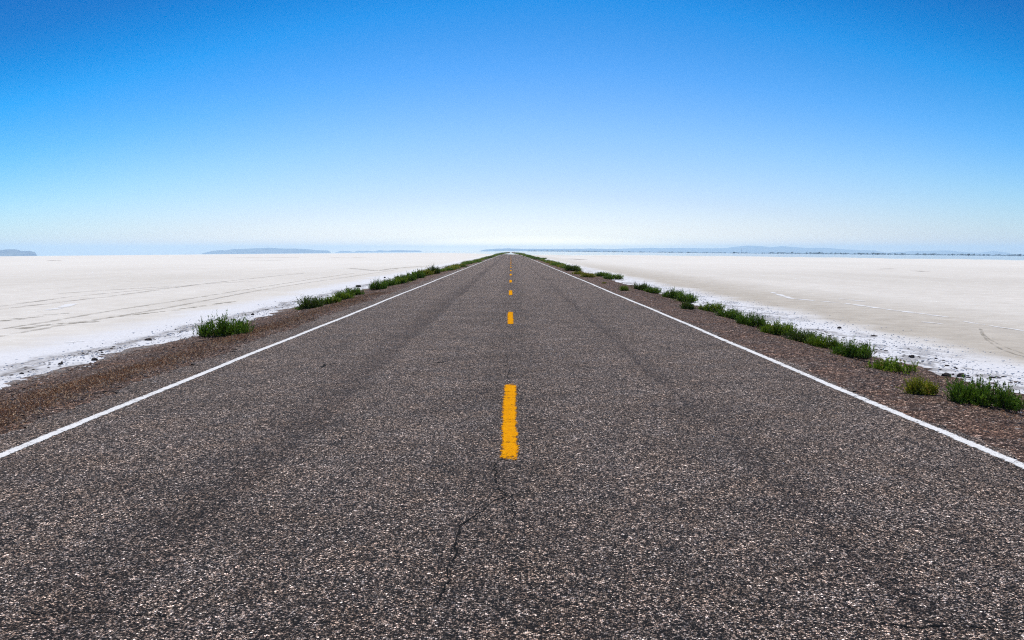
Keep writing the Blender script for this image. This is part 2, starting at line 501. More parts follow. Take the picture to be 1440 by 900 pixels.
# ------------------------------------------------------------------ marks on the salt
def mat_mark(name, c, lo, hi, scale=2.5, amp=1.0):
    M = NT(name, 0.95, 0.1)
    M.color(M.mix(M.noise(9, 3), tuple(q * 0.8 for q in c), c))
    e = M.n('ShaderNodeAttribute', attribute_name='edge').outputs['Fac']
    a = M.math('SUBTRACT', M.noise(scale, 6, 0.7), M.math('MULTIPLY', e, 0.18))
    M.alpha(M.math('MULTIPLY', M.rng(a, lo, hi), amp))
    return M.m
track_m = mat_mark('tyre pressed salt', (0.30, 0.275, 0.225), 0.36, 0.60, 2.5, 0.45)
scuff_m = mat_mark('scuffed mud', (0.20, 0.18, 0.13), 0.47, 0.56, 2.2, 0.5)
faint_m = mat_mark('faint pressed salt', (0.40, 0.37, 0.33), 0.36, 0.60, 1.6, 0.5)
ridge_m = mat_mark('white salt ridge', (0.93, 0.93, 0.93), 0.36, 0.50, 1.2, 0.9)
damp_m = mat_mark('damp streak', (0.28, 0.23, 0.20), 0.40, 0.55, 0.15, 0.7)

def smooth_path(pix, n=60):
    P = np.array([at(*p) for p in pix])
    t = np.concatenate([[0], np.cumsum(np.hypot(*np.diff(P, axis=0).T))])
    tt = np.linspace(0, t[-1], n)
    return np.stack([np.interp(tt, t, P[:, 0]), np.interp(tt, t, P[:, 1])], 1)
def flat_z(x, y):
    nr = np.clip((60 - np.hypot(x, y)) / 40, 0, 1) * np.clip((np.abs(x) - 6.4) / 1.0, 0, 1)
    return ground_z(x, y) + rough(x, y, 0.012) * nr + 0.005 + 0.00006 * np.hypot(x, y)
MARKS = [
    ('tyre_track', [(-40, 480), (0, 473), (102, 455), (184, 442), (262, 428), (360, 409), (430, 398), (500, 388), (560, 379)], 0.26, track_m),
    ('tyre_track', [(-40, 470), (0, 463), (77, 451), (163, 436), (262, 421), (360, 405), (430, 394), (500, 384)], 0.24, track_m),
    ('tyre_track', [(-40, 437), (0, 431), (102, 417), (243, 404), (360, 391), (430, 384)], 0.30, faint_m),
    ('tyre_track', [(-40, 441), (0, 435), (153, 417), (281, 400), (360, 395)], 0.30, faint_m),
    ('tyre_track', [(0, 452), (60, 444), (100, 440)], 0.6, scuff_m),
    ('tyre_track', [(20, 463), (70, 457), (140, 452)], 0.5, scuff_m),
    ('tyre_track', [(82, 413), (150, 408), (240, 403)], 0.35, faint_m),
    ('tyre_track', [(490, 377), (530, 381), (560, 377), (600, 374)], 1.2, scuff_m),
    ('tyre_track', [(150, 447), (240, 437), (330, 424)], 0.35, scuff_m),
    ('tyre_track', [(1378, 462), (1380, 469), (1388, 479), (1400, 487), (1412, 493), (1426, 498), (1440, 502), (1470, 509)], 0.07, track_m),
    ('tyre_track', [(1380, 463), (1383, 470), (1392, 478), (1405, 485), (1418, 490), (1440, 498)], 0.06, track_m),
    ('salt_ridge', [(1085, 411), (1113, 420), (1157, 424), (1182, 426), (1220, 431), (1238, 434), (1270, 438), (1300, 442), (1340, 447)], 0.28, ridge_m),
    ('salt_ridge', [(1297, 452.6), (1310, 454), (1325, 456)], 0.14, ridge_m),
    ('salt_ridge', [(1355, 452), (1409, 461), (1440, 465)], 0.14, ridge_m),
    ('salt_ridge', [(1180, 420), (1215, 424)], 0.2, ridge_m),
    ('salt_ridge', [(50, 439), (80, 434), (104, 427)], 0.4, ridge_m),
    ('salt_ridge', [(95, 482), (105, 480), (118, 480)], 0.25, ridge_m),
    ('damp_streak', [(325, 362.6), (370, 362.5), (420, 362)], 7.0, damp_m),
    ('damp_streak', [(335, 366.2), (380, 366), (400, 365.6)], 3.0, damp_m),
    ('damp_streak', [(470, 361.9), (507, 362)], 7.0, damp_m),
    ('damp_streak', [(775, 359.6), (800, 360), (830, 360.2), (870, 360.2)], 5.0, damp_m),
    ('damp_streak', [(800, 364), (822, 365.2)], 3.0, damp_m),
    ('damp_streak', [(70, 366.4), (86, 367)], 3.0, damp_m),
    ('damp_streak', [(1285, 381), (1302, 382)], 1.5, damp_m),
    ('damp_streak', [(1235, 378.5), (1255, 378)], 1.2, damp_m),
]
for nm, pix, w, m in MARKS:
    ribbon(nm, smooth_path(pix), w, m, zoff=0.0, zfun=flat_z, kind='structure')

# ------------------------------------------------------------------ glossy sheet added to stand in for the far mirage
def mat_mirage():
    M = NT('thin water', 0.06, 0.5)
    M.color((0.60, 0.66, 0.72))
    M.b.inputs['IOR'].default_value = 1.33
    return M.m
th = np.linspace(-0.95, 0.95, 241)
pts_t = [-0.95, -0.45, -0.30, -0.18, -0.10, -0.03, 0.0, 0.05, 0.12, 0.25, 0.42, 0.95]
pts_r = [5200, 4200, 2600, 1500, 1000, 560, 350, 360, 400, 380, 330, 330]
r0 = np.interp(th, pts_t, pts_r) * (1 + 0.05 * np.sin(th * 60) + 0.03 * np.sin(th * 171 + 1) + 0.02 * rng.standard_normal(len(th)))
rr = np.concatenate([[1.0], np.cumprod(np.full(44, 1.10))])
T_, R_ = np.meshgrid(th, rr, indexing='ij')
RR = np.minimum(r0[:, None] * R_, 30000.0)
for i in range(RR.shape[0]):        # keep rows increasing after the clamp
    for j in range(1, RR.shape[1]):
        if RR[i, j] <= RR[i, j - 1]: RR[i, j] = RR[i, j - 1] + 1.0
WX, WY = RR * np.sin(T_), RR * np.cos(T_)
lift = np.where(np.abs(WX) < 6.9, 0.05, -0.20)
WZ = terrain(WX, WY) + np.interp(np.abs(WX), [0, 4.4, 6.5, 30], [0.05, 0.05, -0.2, -0.2])
WZ[:, 0] -= 0.35
link('mirage', make_mesh('mirage', np.stack([WX, WY, WZ], -1).reshape(-1, 3), grid_faces(len(th), len(rr))[:, ::-1], True), mat_mirage(), kind='structure')

# ------------------------------------------------------------------ hills
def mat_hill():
    M = NT('haze blue hill', 1.0, 0.0)
    M.color(M.ramp(M.noise(0.004, 6, 0.65), [(0.35, (0.16, 0.25, 0.38)), (0.65, (0.27, 0.36, 0.46))]))  # blue of the distance haze is mixed into the hills' base colour
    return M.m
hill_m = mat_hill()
def hill(D, prof, depth):
    """prof: (photo x, height above the horizon in photo pixels) read off the skyline"""
    px = np.array([p[0] for p in prof], float); hp = np.array([p[1] for p in prof], float)
    n = max(24, int((px[-1] - px[0]) / 1.5))
    xi = np.linspace(px[0], px[-1], n)
    h = np.interp(xi, px, hp)
    rough_ = np.cumsum(rng.standard_normal(n)); rough_ -= np.linspace(rough_[0], rough_[-1], n)
    h = np.maximum(h + 0.16 * rough_ * np.clip(h / 4, 0, 1) / max(1, np.abs(rough_).max() / 3), 0.0)
    vs = np.linspace(-1, 1, 13)
    V = []
    spur = rng.uniform(0, 6.28, 6)
    for i in range(n):
        ux = (xi[i] - 718.5) / F_PX
        for v in vs:
            yy_ = D + depth * v
            xx_ = ux * yy_
            tent = (1 - abs(v)) ** 0.85 if v != 0 else 1.0
            t = tent * (1 + 0.22 * (1 - tent) * math.sin(i * 0.9 + spur[0] + 3 * v) + 0.15 * (1 - tent) * math.sin(i * 2.1 + spur[1]))
            base = float(terrain(xx_, yy_)) - 3
            V.append((xx_, yy_, base + 3 + h[i] / F_PX * D * t - (5 if abs(v) == 1 else 0) - 1.5))
    F = grid_faces(n, len(vs))
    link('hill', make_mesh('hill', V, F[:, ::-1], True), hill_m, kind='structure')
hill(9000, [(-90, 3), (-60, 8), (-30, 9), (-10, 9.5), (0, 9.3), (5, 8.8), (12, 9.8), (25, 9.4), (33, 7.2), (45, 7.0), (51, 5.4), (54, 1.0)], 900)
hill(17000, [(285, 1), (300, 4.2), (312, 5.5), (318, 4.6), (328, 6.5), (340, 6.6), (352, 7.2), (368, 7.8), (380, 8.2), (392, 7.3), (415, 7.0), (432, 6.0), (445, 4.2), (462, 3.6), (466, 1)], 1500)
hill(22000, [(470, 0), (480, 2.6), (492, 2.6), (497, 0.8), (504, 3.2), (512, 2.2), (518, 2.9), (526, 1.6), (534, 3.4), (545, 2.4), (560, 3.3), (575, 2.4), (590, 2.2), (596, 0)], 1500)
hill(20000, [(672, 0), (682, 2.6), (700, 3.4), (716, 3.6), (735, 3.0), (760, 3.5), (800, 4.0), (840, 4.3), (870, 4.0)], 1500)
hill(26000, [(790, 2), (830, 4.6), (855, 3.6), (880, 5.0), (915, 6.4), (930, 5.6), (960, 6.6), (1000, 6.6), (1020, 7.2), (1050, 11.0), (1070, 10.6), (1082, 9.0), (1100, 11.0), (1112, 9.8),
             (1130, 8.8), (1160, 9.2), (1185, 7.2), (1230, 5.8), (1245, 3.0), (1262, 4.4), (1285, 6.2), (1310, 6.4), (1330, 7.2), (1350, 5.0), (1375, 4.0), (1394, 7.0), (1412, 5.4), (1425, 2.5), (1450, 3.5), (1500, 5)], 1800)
# ------------------------------------------------------------------ foliage
def mat_leaf(name, a, b):
    M = NT(name, 0.55, 0.25)
    v = M.n('ShaderNodeAttribute', attribute_name='tone').outputs['Fac']
    c = M.ramp(v, [(0.0, a), (0.75, b), (0.88, tuple(min(1, q * 1.4) for q in b)), (1.0, (0.36, 0.24, 0.10))])
    oi = M.n('ShaderNodeObjectInfo')
    c = M.mix(1.0, c, oi.outputs['Color'], 'MULTIPLY')
    M.color(c)
    ts = M.n('ShaderNodeBsdfTranslucent'); M.l(c, ts.inputs['Color'])
    ms = M.n('ShaderNodeMixShader'); ms.inputs[0].default_value = 0.22
    M.l(M.b.outputs[0], ms.inputs[1]); M.l(ts.outputs[0], ms.inputs[2])
    out = M.t.nodes['Material Output']; M.l(ms.outputs[0], out.inputs['Surface'])
    return M.m
leaf_m = mat_leaf('shrub leaves', (0.055, 0.100, 0.010), (0.24, 0.34, 0.030))
M = NT('woody stems', 0.9, 0.1); M.color(M.ramp(M.noise(30, 3), [(0.3, (0.06, 0.045, 0.03)), (0.7, (0.17, 0.13, 0.085))])); stem_m = M.m

def blades(P, D, L, W, rgen, droop=0.0):
    """leaf blades: P roots, D unit directions, L lengths, W widths -> two-segment tapered strips"""
    n = len(P)
    side = np.cross(D, rgen.standard_normal((n, 3))); side /= np.linalg.norm(side, axis=1)[:, None] + 1e-9
    mid = P + D * (L * 0.5)[:, None]
    tip = P + D * L[:, None]; tip[:, 2] -= droop * L
    w = W[:, None]
    V = np.stack([P - side * w * 0.25, P + side * w * 0.25, mid + side * w * 0.5, mid - side * w * 0.5, tip + side * w * 0.06, tip - side * w * 0.06], 1).reshape(-1, 3)
    b = (np.arange(n) * 6)[:, None]
    F = np.concatenate([b + np.array([[0, 1, 2, 3]]), b + np.array([[3, 2, 4, 5]])], 0)
    return V, F

def make_shrub(seed, rx, ry, h, n_stem, kind='upright', leaf=1.0):
    r = np.random.default_rng(seed)
    # a shrub is several crowded clumps of stems with unequal heights
    nc = max(5, int(rx * 17))
    cx = r.uniform(-0.75, 0.75, nc) * rx; cy = r.uniform(-0.6, 0.6, nc) * ry
    ch = h * r.uniform(0.62, 1.05, nc) * (1 - 0.35 * (np.abs(cx) / rx) ** 2)
    P0, P1, RC = [], [], []
    lp, ld, ll, lw, lt = [], [], [], [], []
    for s in range(n_stem):
        c = r.integers(nc)
        base = np.array([cx[c] + r.normal(0, 0.07), cy[c] + r.normal(0, 0.07), 0.0])
        if kind == 'round':
            a = r.uniform(0, 2 * math.pi); tilt = abs(r.normal(0, 0.75)); tilt = min(tilt, 1.45)
        else:
            a = r.uniform(0, 2 * math.pi); tilt = abs(r.normal(0, 0.55)); tilt = min(tilt, 1.35)
        d = np.array([math.cos(a) * math.sin(tilt), math.sin(a) * math.sin(tilt), math.cos(tilt)])
        L = ch[c] * (r.uniform(0.50, 1.0) if r.random() > 0.04 else 1.12) * (1.0 if kind == 'upright' else 0.9)
        tip = base + d * L
        P0.append(base); P1.append(tip); RC.append((cx[c], cy[c], 0.012))
        nl = int(r.integers(14, 22))
        t = r.uniform(0.12, 1.02, nl)
        bend = 0.10 * L * t ** 2
        q = base + d * (L * t)[:, None] + np.stack([np.cos(a) * bend, np.sin(a) * bend, -0.3 * bend], 1)
        sp = 0.62 if kind == 'upright' else 0.8
        dd = d + r.normal(0, sp, (nl, 3)); dd[:, 2] = np.abs(dd[:, 2]) * 0.8 + 0.25; dd /= np.linalg.norm(dd, axis=1)[:, None]
        lp.append(q); ld.append(dd)
        ll.append(r.uniform(0.035, 0.070, nl) * leaf * (1.1 - 0.4 * t)); lw.append(r.uniform(0.008, 0.016, nl) * leaf)
        lt.append(np.clip(r.normal(0.45, 0.2) + r.normal(0, 0.12, nl), 0, 0.9) + (r.random() < 0.05) * 0.5)
    V, F = blades(np.concatenate(lp), np.concatenate(ld), np.concatenate(ll), np.concatenate(lw), r, 0.1)
    V[:, 2] = np.maximum(V[:, 2], 0.002)
    tone = np.repeat(np.clip(np.concatenate(lt), 0, 1), 6)
    fol = make_mesh('shrub_foliage', V, F, False, {'tone': tone})
    fol.materials.append(leaf_m)
    P0, P1 = np.array(P0), np.array(P1)
    k = len(P0)
    D = (P1 - P0); L = np.linalg.norm(D, axis=1); D /= L[:, None]
    o_ = np.argsort(cx); q = np.stack([cx[o_], cy[o_], np.full(nc, 0.02)], 1)        # creeping root stock joins the clumps
    rd = q[1:] - q[:-1]; rl_ = np.linalg.norm(rd, axis=1); rd /= rl_[:, None]
    RC = np.array(RC); B_ = P0 + np.array([0, 0, 0.012]); bd = B_ - RC; bl = np.linalg.norm(bd, axis=1) + 1e-6; bd /= bl[:, None]
    P0 = np.concatenate([P0, RC - bd * 0.01]); D = np.concatenate([D, bd]); L = np.concatenate([L, (bl + 0.02) / 0.85])
    P0 = np.concatenate([P0, q[:-1] - rd * 0.06]); D = np.concatenate([D, rd]); L = np.concatenate([L, (rl_ + 0.12) / 0.85]); k = len(P0)
    V, F = blades(P0 - D * 0.02, D, L * 0.85, np.full(k, 0.010), r)
    st = make_mesh('shrub_stems', V, F, False)
    st.materials.append(stem_m)
    return fol, st

hazed_sage_m = mat_leaf('haze tinted sagebrush', (0.07, 0.10, 0.12), (0.12, 0.16, 0.18))  # sage leaf tone pushed bluer, distance haze put into the colour
PROTO = {
    'tuft': [make_shrub(s, 0.34, 0.24, 0.34, 240) for s in (1, 2, 3)],
    'wide': [make_shrub(s, 0.62, 0.30, 0.36, 480) for s in (4, 5, 6)],
    'dome': [make_shrub(s, 0.36, 0.34, 0.42, 420, 'round', 0.9) for s in (7, 8)],
    'low': [make_shrub(s, 0.24, 0.20, 0.18, 120, 'round', 0.8) for s in (9, 10)],
}
GREEN = (0.85, 1.0, 0.9, 1); OLIVE = (1.75, 1.25, 0.9, 1); DARK = (0.62, 0.66, 0.8, 1); FRESH = (1.25, 1.25, 0.9, 1)
GROUP_L, GROUP_R = 'green shrubs along the left shoulder', 'green shrubs along the right shoulder'

def place_shrub(x, y, proto, scale, col, label, group, cat='shrub', rz=0.0, detail=True):
    fol, st = proto
    z = float(ground_z(x, y)) + 0.008
    if detail:
        e = bpy.data.objects.new('shrub', None); C.objects.link(e)
        e.location = (x, y, z); e.rotation_euler = (0, 0, rz); e.scale = scale
        a = link('foliage', fol, None, e); a.color = col
        link('stems', st, None, e)
        root = e
    else:
        root = link('shrub', fol); root.color = col
        root.location = (x, y, z); root.rotation_euler = (0, 0, rz); root.scale = scale
    root['label'] = label; root['category'] = cat; root['group'] = group
    return root

def on_photo(px, py, kind, idx, w_px, h_px, col, label, group, rz=0.0):
    """px, py: middle of the foot of the shrub as measured; w_px, h_px its size there"""
    p = at(px, py)
    s = math.hypot(*p) / F_PX
    base = {'tuft': (0.86, 0.40), 'wide': (1.40, 0.42), 'dome': (0.95, 0.44), 'low': (0.58, 0.20)}[kind]
    sx_ = 1.2 * w_px * s / base[0]; sz_ = 1.2 * h_px * s / base[1]
    return place_shrub(p[0], p[1], PROTO[kind][idx], (sx_, (sx_ + sz_) / 2, sz_), col, label, group, rz=rz)

on_photo(314, 475, 'wide', 0, 70, 32, GREEN, 'bushy green shrub with ragged top standing alone on the near left shoulder', GROUP_L, 0.35)
on_photo(437, 434, 'dome', 0, 34, 21, DARK, 'round dark green shrub at the near end of the left hand row', GROUP_L)
on_photo(421, 436, 'low', 0, 18, 7, GREEN, 'tiny green tuft at the left foot of the round dark shrub', GROUP_L)
on_photo(465, 428, 'tuft', 0, 26, 14, FRESH, 'bright green shrub touching the right side of the round dark shrub', GROUP_L)
on_photo(484, 422, 'tuft', 1, 28, 16, FRESH, 'light green shrub second beyond the round dark shrub', GROUP_L)
on_photo(500, 416, 'tuft', 2, 26, 15, GREEN, 'green shrub just before the bare gap in the left row', GROUP_L)
lx = [(531, 408, 26, 16), (546, 403, 24, 13), (560, 400, 24, 15), (574, 396, 24, 13), (588, 392, 24, 14), (600, 388, 22, 13), (609, 386, 20, 14)]
ll_ = ['green shrub just beyond the bare gap in the left row', 'shrub second beyond the bare gap in the left row', 'shrub in front of the dark rock on the left salt edge',
       'shrub beside the small dark post on the left', 'green shrub just beyond the small dark post', 'low shrub before the dark clump in the far left row', 'darker clump jutting towards the road in the far left row']
for i, (a, b, w, h) in enumerate(lx):
    on_photo(a, b, 'tuft' if i % 3 else 'wide', i % 3, w, h, (GREEN, GREEN, FRESH, GREEN, GREEN, OLIVE, DARK)[i], ll_[i], GROUP_L, rz=i * 1.1)

on_photo(1386, 573, 'wide', 1, 84, 40, GREEN, 'widest dark green shrub nearest the camera on the right shoulder', GROUP_R, -0.5)
on_photo(1289, 554, 'dome', 1, 44, 27, OLIVE, 'olive yellow rounded shrub beside the widest shrub on the right', GROUP_R)
on_photo(1252, 524, 'low', 1, 44, 22, FRESH, 'small light green shrub third from the camera on the right', GROUP_R)
rx_ = [(1196, 504, 52, 26, 'wide', GREEN), (1160, 491, 44, 22, 'wide', FRESH), (1127, 482, 40, 22, 'dome', DARK), (1092, 472, 46, 22, 'wide', FRESH), (1058, 460, 42, 22, 'wide', GREEN), (1028, 449, 36, 19, 'tuft', GREEN),
       (1000, 439, 34, 16, 'tuft', FRESH), (966, 435, 20, 14, 'dome', DARK), (968, 425, 30, 16, 'tuft', GREEN), (946, 420, 32, 15, 'wide', GREEN), (920, 413, 26, 12, 'tuft', GREEN), (904, 409, 24, 14, 'tuft', DARK)]
rl = ['grassy green shrub at the near end of the long right row', 'yellowish green shrub second in the long right row', 'domed dark shrub third in the long right row', 'feathery light green shrub fourth in the long right row',
      'bushy green shrub fifth in the long right row', 'tall tufted shrub in the middle of the long right row', 'sparse light green shrub in the middle of the long right row', 'small round dark shrub jutting out on the road side of the right row',
      'upright green shrub behind the small round dark one', 'green shrub at the far end of the long right row', 'shrub just beyond the break in the right row', 'dark leading shrub of the clump beyond the break, right']
for i, (a, b, w, h, kd, col) in enumerate(rx_):
    pr = PROTO[kd]
    on_photo(a, b, kd, i % len(pr), w, h, col, rl[i], GROUP_R, rz=-0.5 + 0.35 * math.sin(i * 2.3))
on_photo(877, 409, 'dome', 0, 13, 9, FRESH, 'small rounded yellow green shrub alone on the right gravel', GROUP_R)
on_photo(849, 399, 'low', 0, 6, 3, OLIVE, 'tiniest olive tuft alone on the right gravel', GROUP_R)
fr = [(862, 393, 22, 10, 'tuft', GREEN, 'dark end shrub of the far right clump before the gravel gap'), (848, 389, 18, 9, 'tuft', GREEN, 'shrub behind the last one of the far right clump'),
      (826, 390, 17, 8, 'dome', OLIVE, 'olive rounded shrub on the road side of the far right clump'), (813, 386, 12, 6, 'low', OLIVE, 'small olive shrub nearest the white line in the far clump'),
      (803, 381, 18, 11, 'dome', DARK, 'tallest dark shrub of the far right row')]
for i, (a, b, w, h, kd, col, lb) in enumerate(fr):
    on_photo(a, b, kd, i % len(PROTO[kd]), w * 1.25, h * 0.95, col, lb, GROUP_R)

# the rows run on to the vanishing point
for side in (-1, 1):
    yv = {-1: 66.0, 1: 68.0}[side]
    lab = 'small green shrub in the far left row dwindling to the horizon' if side < 0 else 'small green shrub in the far right row dwindling to the horizon'
    while yv < 820:
        step = random.uniform(1.0, 1.7) * (1 + yv / 75.0)
        yv += step
        if random.random() < 0.06: yv += random.uniform(2, 5)
        xv = side * (4.75 + random.gauss(0, 0.16) + 0.1)
        kd = random.choice(['tuft', 'wide', 'wide', 'dome'])
        s_ = random.uniform(0.85, 1.30)
        g = random.choice([GREEN, GREEN, DARK, FRESH, OLIVE])
        place_shrub(xv, yv, random.choice(PROTO[kd]), (s_ * max(1.0, step * 0.85), s_ * 1.05, s_ * 0.92), g, lab, GROUP_L if side < 0 else GROUP_R, rz=math.pi / 2 + random.gauss(0, 0.3), detail=False)

# ------------------------------------------------------------------ dry grass, stones, clods (uncountable)
def scatter_blades(n, xf, yf, hmin, hmax, w, seed, name, mat, lean=0.5):
    r = np.random.default_rng(seed)
    y = yf(r, n); x = xf(r, n, y)
    z = ground_z(x, y) + 0.004
    D = r.normal(0, lean, (n, 3)); D[:, 2] = 1; D /= np.linalg.norm(D, axis=1)[:, None]
    V, F = blades(np.stack([x, y, z], 1), D, r.uniform(hmin, hmax, n), np.full(n, w), r, 0.25)
    return link(name, make_mesh(name, V, F, False, {'tone': np.repeat(r.random(n), 6)}), mat, kind='stuff')
M = NT('dry grass', 0.9, 0.1)
tn = M.n('ShaderNodeAttribute', attribute_name='tone').outputs['Fac']
M.color(M.ramp(tn, [(0.0, (0.20, 0.10, 0.055)), (0.4, (0.42, 0.22, 0.11)), (0.75, (0.60, 0.38, 0.21)), (1.0, (0.75, 0.60, 0.42))]))
dry_m = M.m
def clump(r, n, y, c, s, amp=0.12, k=0.35):
    return c + amp * np.sin(y * 0.9) + r.normal(0, s, n)
def near_y(lo, hi, p=2.0):
    return lambda r, n: lo * (hi / lo) ** (r.random(n) ** 0.9)
def patchy(r, n, lo, hi, patch=0.35):
    k = 260
    c = lo * (hi / lo) ** r.random(k)
    i = r.integers(0, k, n)
    return c[i] + r.normal(0, patch, n) * (c[i] / 12) ** 0.5
scatter_blades(34000, lambda r, n, y: -4.86 + r.normal(0, 0.27, n) + 0.08 * np.sin(y), lambda r, n: patchy(r, n, 5.0, 34), 0.02, 0.085, 0.006, 31, 'dry_grass', dry_m, 0.7)
scatter_blades(14000, lambda r, n, y: -(4.5 + 2.1 * r.random(n)), lambda r, n: patchy(r, n, 5.0, 60, 0.22), 0.015, 0.06, 0.006, 32, 'dry_grass', dry_m, 0.8)
scatter_blades(9000, lambda r, n, y: 4.3 + 1.6 * r.random(n) ** 0.8, lambda r, n: patchy(r, n, 5.5, 60, 0.2), 0.015, 0.06, 0.006, 33, 'dry_grass', dry_m, 0.8)

ICO = None
def stones(n, xs_, ys_, smin, smax, seed, name, mat, flat=0.6, power=2.5, sink=0.25):
    r = np.random.default_rng(seed)
    base = np.array([(0, 0, 1), (.894, 0, .447), (.276, .851, .447), (-.724, .526, .447), (-.724, -.526, .447), (.276, -.851, .447),
                     (.724, .526, -.447), (-.276, .851, -.447), (-.894, 0, -.447), (-.276, -.851, -.447), (.724, -.526, -.447), (0, 0, -1)])
    tri = np.array([(0,1,2),(0,2,3),(0,3,4),(0,4,5),(0,5,1),(1,6,2),(2,7,3),(3,8,4),(4,9,5),(5,10,1),(6,7,2),(7,8,3),(8,9,4),(9,10,5),(10,6,1),(11,7,6),(11,8,7),(11,9,8),(11,10,9),(11,6,10)])
    s = smin + (smax - smin) * r.random(n) ** power
    P = base[None] * (1 + r.normal(0, 0.20, (n, 12, 1))) * s[:, None, None] * np.stack([r.uniform(0.7, 1.4, n), r.uniform(0.7, 1.4, n), np.full(n, flat)], 1)[:, None, :]
    a = r.uniform(0, 6.28, n); ca, sa = np.cos(a)[:, None], np.sin(a)[:, None]
    Xr = P[:, :, 0] * ca - P[:, :, 1] * sa; Yr = P[:, :, 0] * sa + P[:, :, 1] * ca
    x, y = xs_(r, n), ys_(r, n)
    z = ground_z(x, y) + s * flat * (1 - 2 * sink)
    V = np.stack([Xr + x[:, None], Yr + y[:, None], P[:, :, 2] + z[:, None]], -1).reshape(-1, 3)
    F = (tri[None] + (np.arange(n) * 12)[:, None, None]).reshape(-1, 3)
    return link(name, make_mesh(name, V, F, False, {'tone': np.repeat(r.random(n), 12)}), mat, kind='stuff')
M = NT('gravel stones', 0.9, 0.2)
tn = M.n('ShaderNodeAttribute', attribute_name='tone').outputs['Fac']
M.color(M.ramp(tn, [(0.0, (0.028, 0.022, 0.02)), (0.35, (0.075, 0.052, 0.044)), (0.7, (0.14, 0.10, 0.085)), (0.92, (0.22, 0.175, 0.155)), (1.0, (0.40, 0.36, 0.33))]))
gst = M.m
yfun = lambda lo, hi: (lambda r, n: lo * (hi / lo) ** r.random(n))
stones(26000, lambda r, n: -(4.15 + 2.5 * r.random(n)), yfun(4.5, 45), 0.004, 0.022, 41, 'gravel', gst)
stones(22000, lambda r, n: 3.92 + 2.1 * r.random(n), yfun(4.5, 45), 0.004, 0.020, 42, 'gravel', gst)
M = NT('dark mud clods', 0.95, 0.1)
tn = M.n('ShaderNodeAttribute', attribute_name='tone').outputs['Fac']
M.color(M.ramp(tn, [(0.0, (0.02, 0.017, 0.016)), (0.6, (0.07, 0.055, 0.05)), (1.0, (0.20, 0.16, 0.14))]))
clod_m = M.m
def cl_x(c, s): return lambda r, n: c + r.normal(0, s, n)
stones(900, cl_x(-7.25, 0.16), yfun(7, 90), 0.006, 0.032, 43, 'mud_clods', clod_m, 0.4)
stones(800, cl_x(6.60, 0.28), yfun(8, 70), 0.006, 0.038, 44, 'mud_clods', clod_m, 0.35, 3.0)
M = NT('crumbled salt', 0.9, 0.2); M.color((0.72, 0.73, 0.75)); csalt = M.m
stones(5000, cl_x(-7.2, 0.45), yfun(7, 50), 0.004, 0.022, 45, 'salt_crumbs', csalt, 0.5)
stones(6000, cl_x(7.2, 0.7), yfun(7, 50), 0.004, 0.022, 46, 'salt_crumbs', csalt, 0.5)

# ------------------------------------------------------------------ single rocks and the little post
def rock(px, py, w_px, h_px, label):
    r = np.random.default_rng(int(px * 7 + py))
    p = at(px, py); s = math.hypot(*p) / F_PX
    import bmesh
    bm = bmesh.new(); bmesh.ops.create_icosphere(bm, subdivisions=3, radius=0.5)
    ph = r.uniform(0, 6.28, 6)
    for v in bm.verts:
        c = v.co.normalized()
        k = 1 + 0.22 * math.sin(3.1 * c.x + ph[0]) * math.sin(3.7 * c.y + ph[1]) + 0.13 * math.sin(7 * c.z + ph[2] + 5 * c.x) + 0.06 * math.sin(13 * c.y + ph[3])
        v.co = c * 0.5 * k
        v.co.x *= w_px * s; v.co.y *= w_px * s * 0.8; v.co.z *= h_px * s * 1.3
    me = bpy.data.meshes.new('rock'); bm.to_mesh(me); bm.free()
    o = link('rock', me, rock_m, label=label, category='rock', group='dark rocks at the edge of the salt')
    o.location = (p[0], p[1], float(ground_z(*p)) + h_px * s * 0.35)
M = NT('dark rock', 0.95, 0.1); M.color(M.ramp(M.noise(9, 4, 0.7), [(0.3, (0.025, 0.022, 0.022)), (0.7, (0.09, 0.075, 0.07))])); M.bump(M.noise(20, 4), 0.02); rock_m = M.m
for a in [(85.6, 513, 6, 3, 'flat dark rock on the salt edge nearest the camera at left'), (133, 507, 8, 3.5, 'larger dark rock on the left salt edge above the dry grass'),
          (355.5, 443, 4, 2.4, 'small dark rock right of the lone left shrub'), (209, 479, 9, 3, 'dark rock left of the lone left shrub'),
          (559, 391, 7, 2.6, 'low dark rock behind the far left shrub row'), (541, 391, 3, 1.8, 'tiny dark rock lying out on the left salt'),
          (504, 403.5, 7, 2.8, 'dark rock behind the gap in the left row'), (1282, 503, 7, 3.5, 'dark rock on the white salt above the olive shrub'),
          (1218, 487, 7, 3, 'dark rock behind the near end of the long right row'), (1180, 462, 5, 2.6, 'small brown rock farthest out on the right salt'),
          (1352, 530, 10, 4, 'dark rock just behind the widest right shrub'), (1330, 529, 12, 4, 'reddish dark rock at the left of the widest right shrub'),
          (1229, 473, 8, 1.8, 'flat dark rock on bright salt behind the right row')]:
    rock(*a)
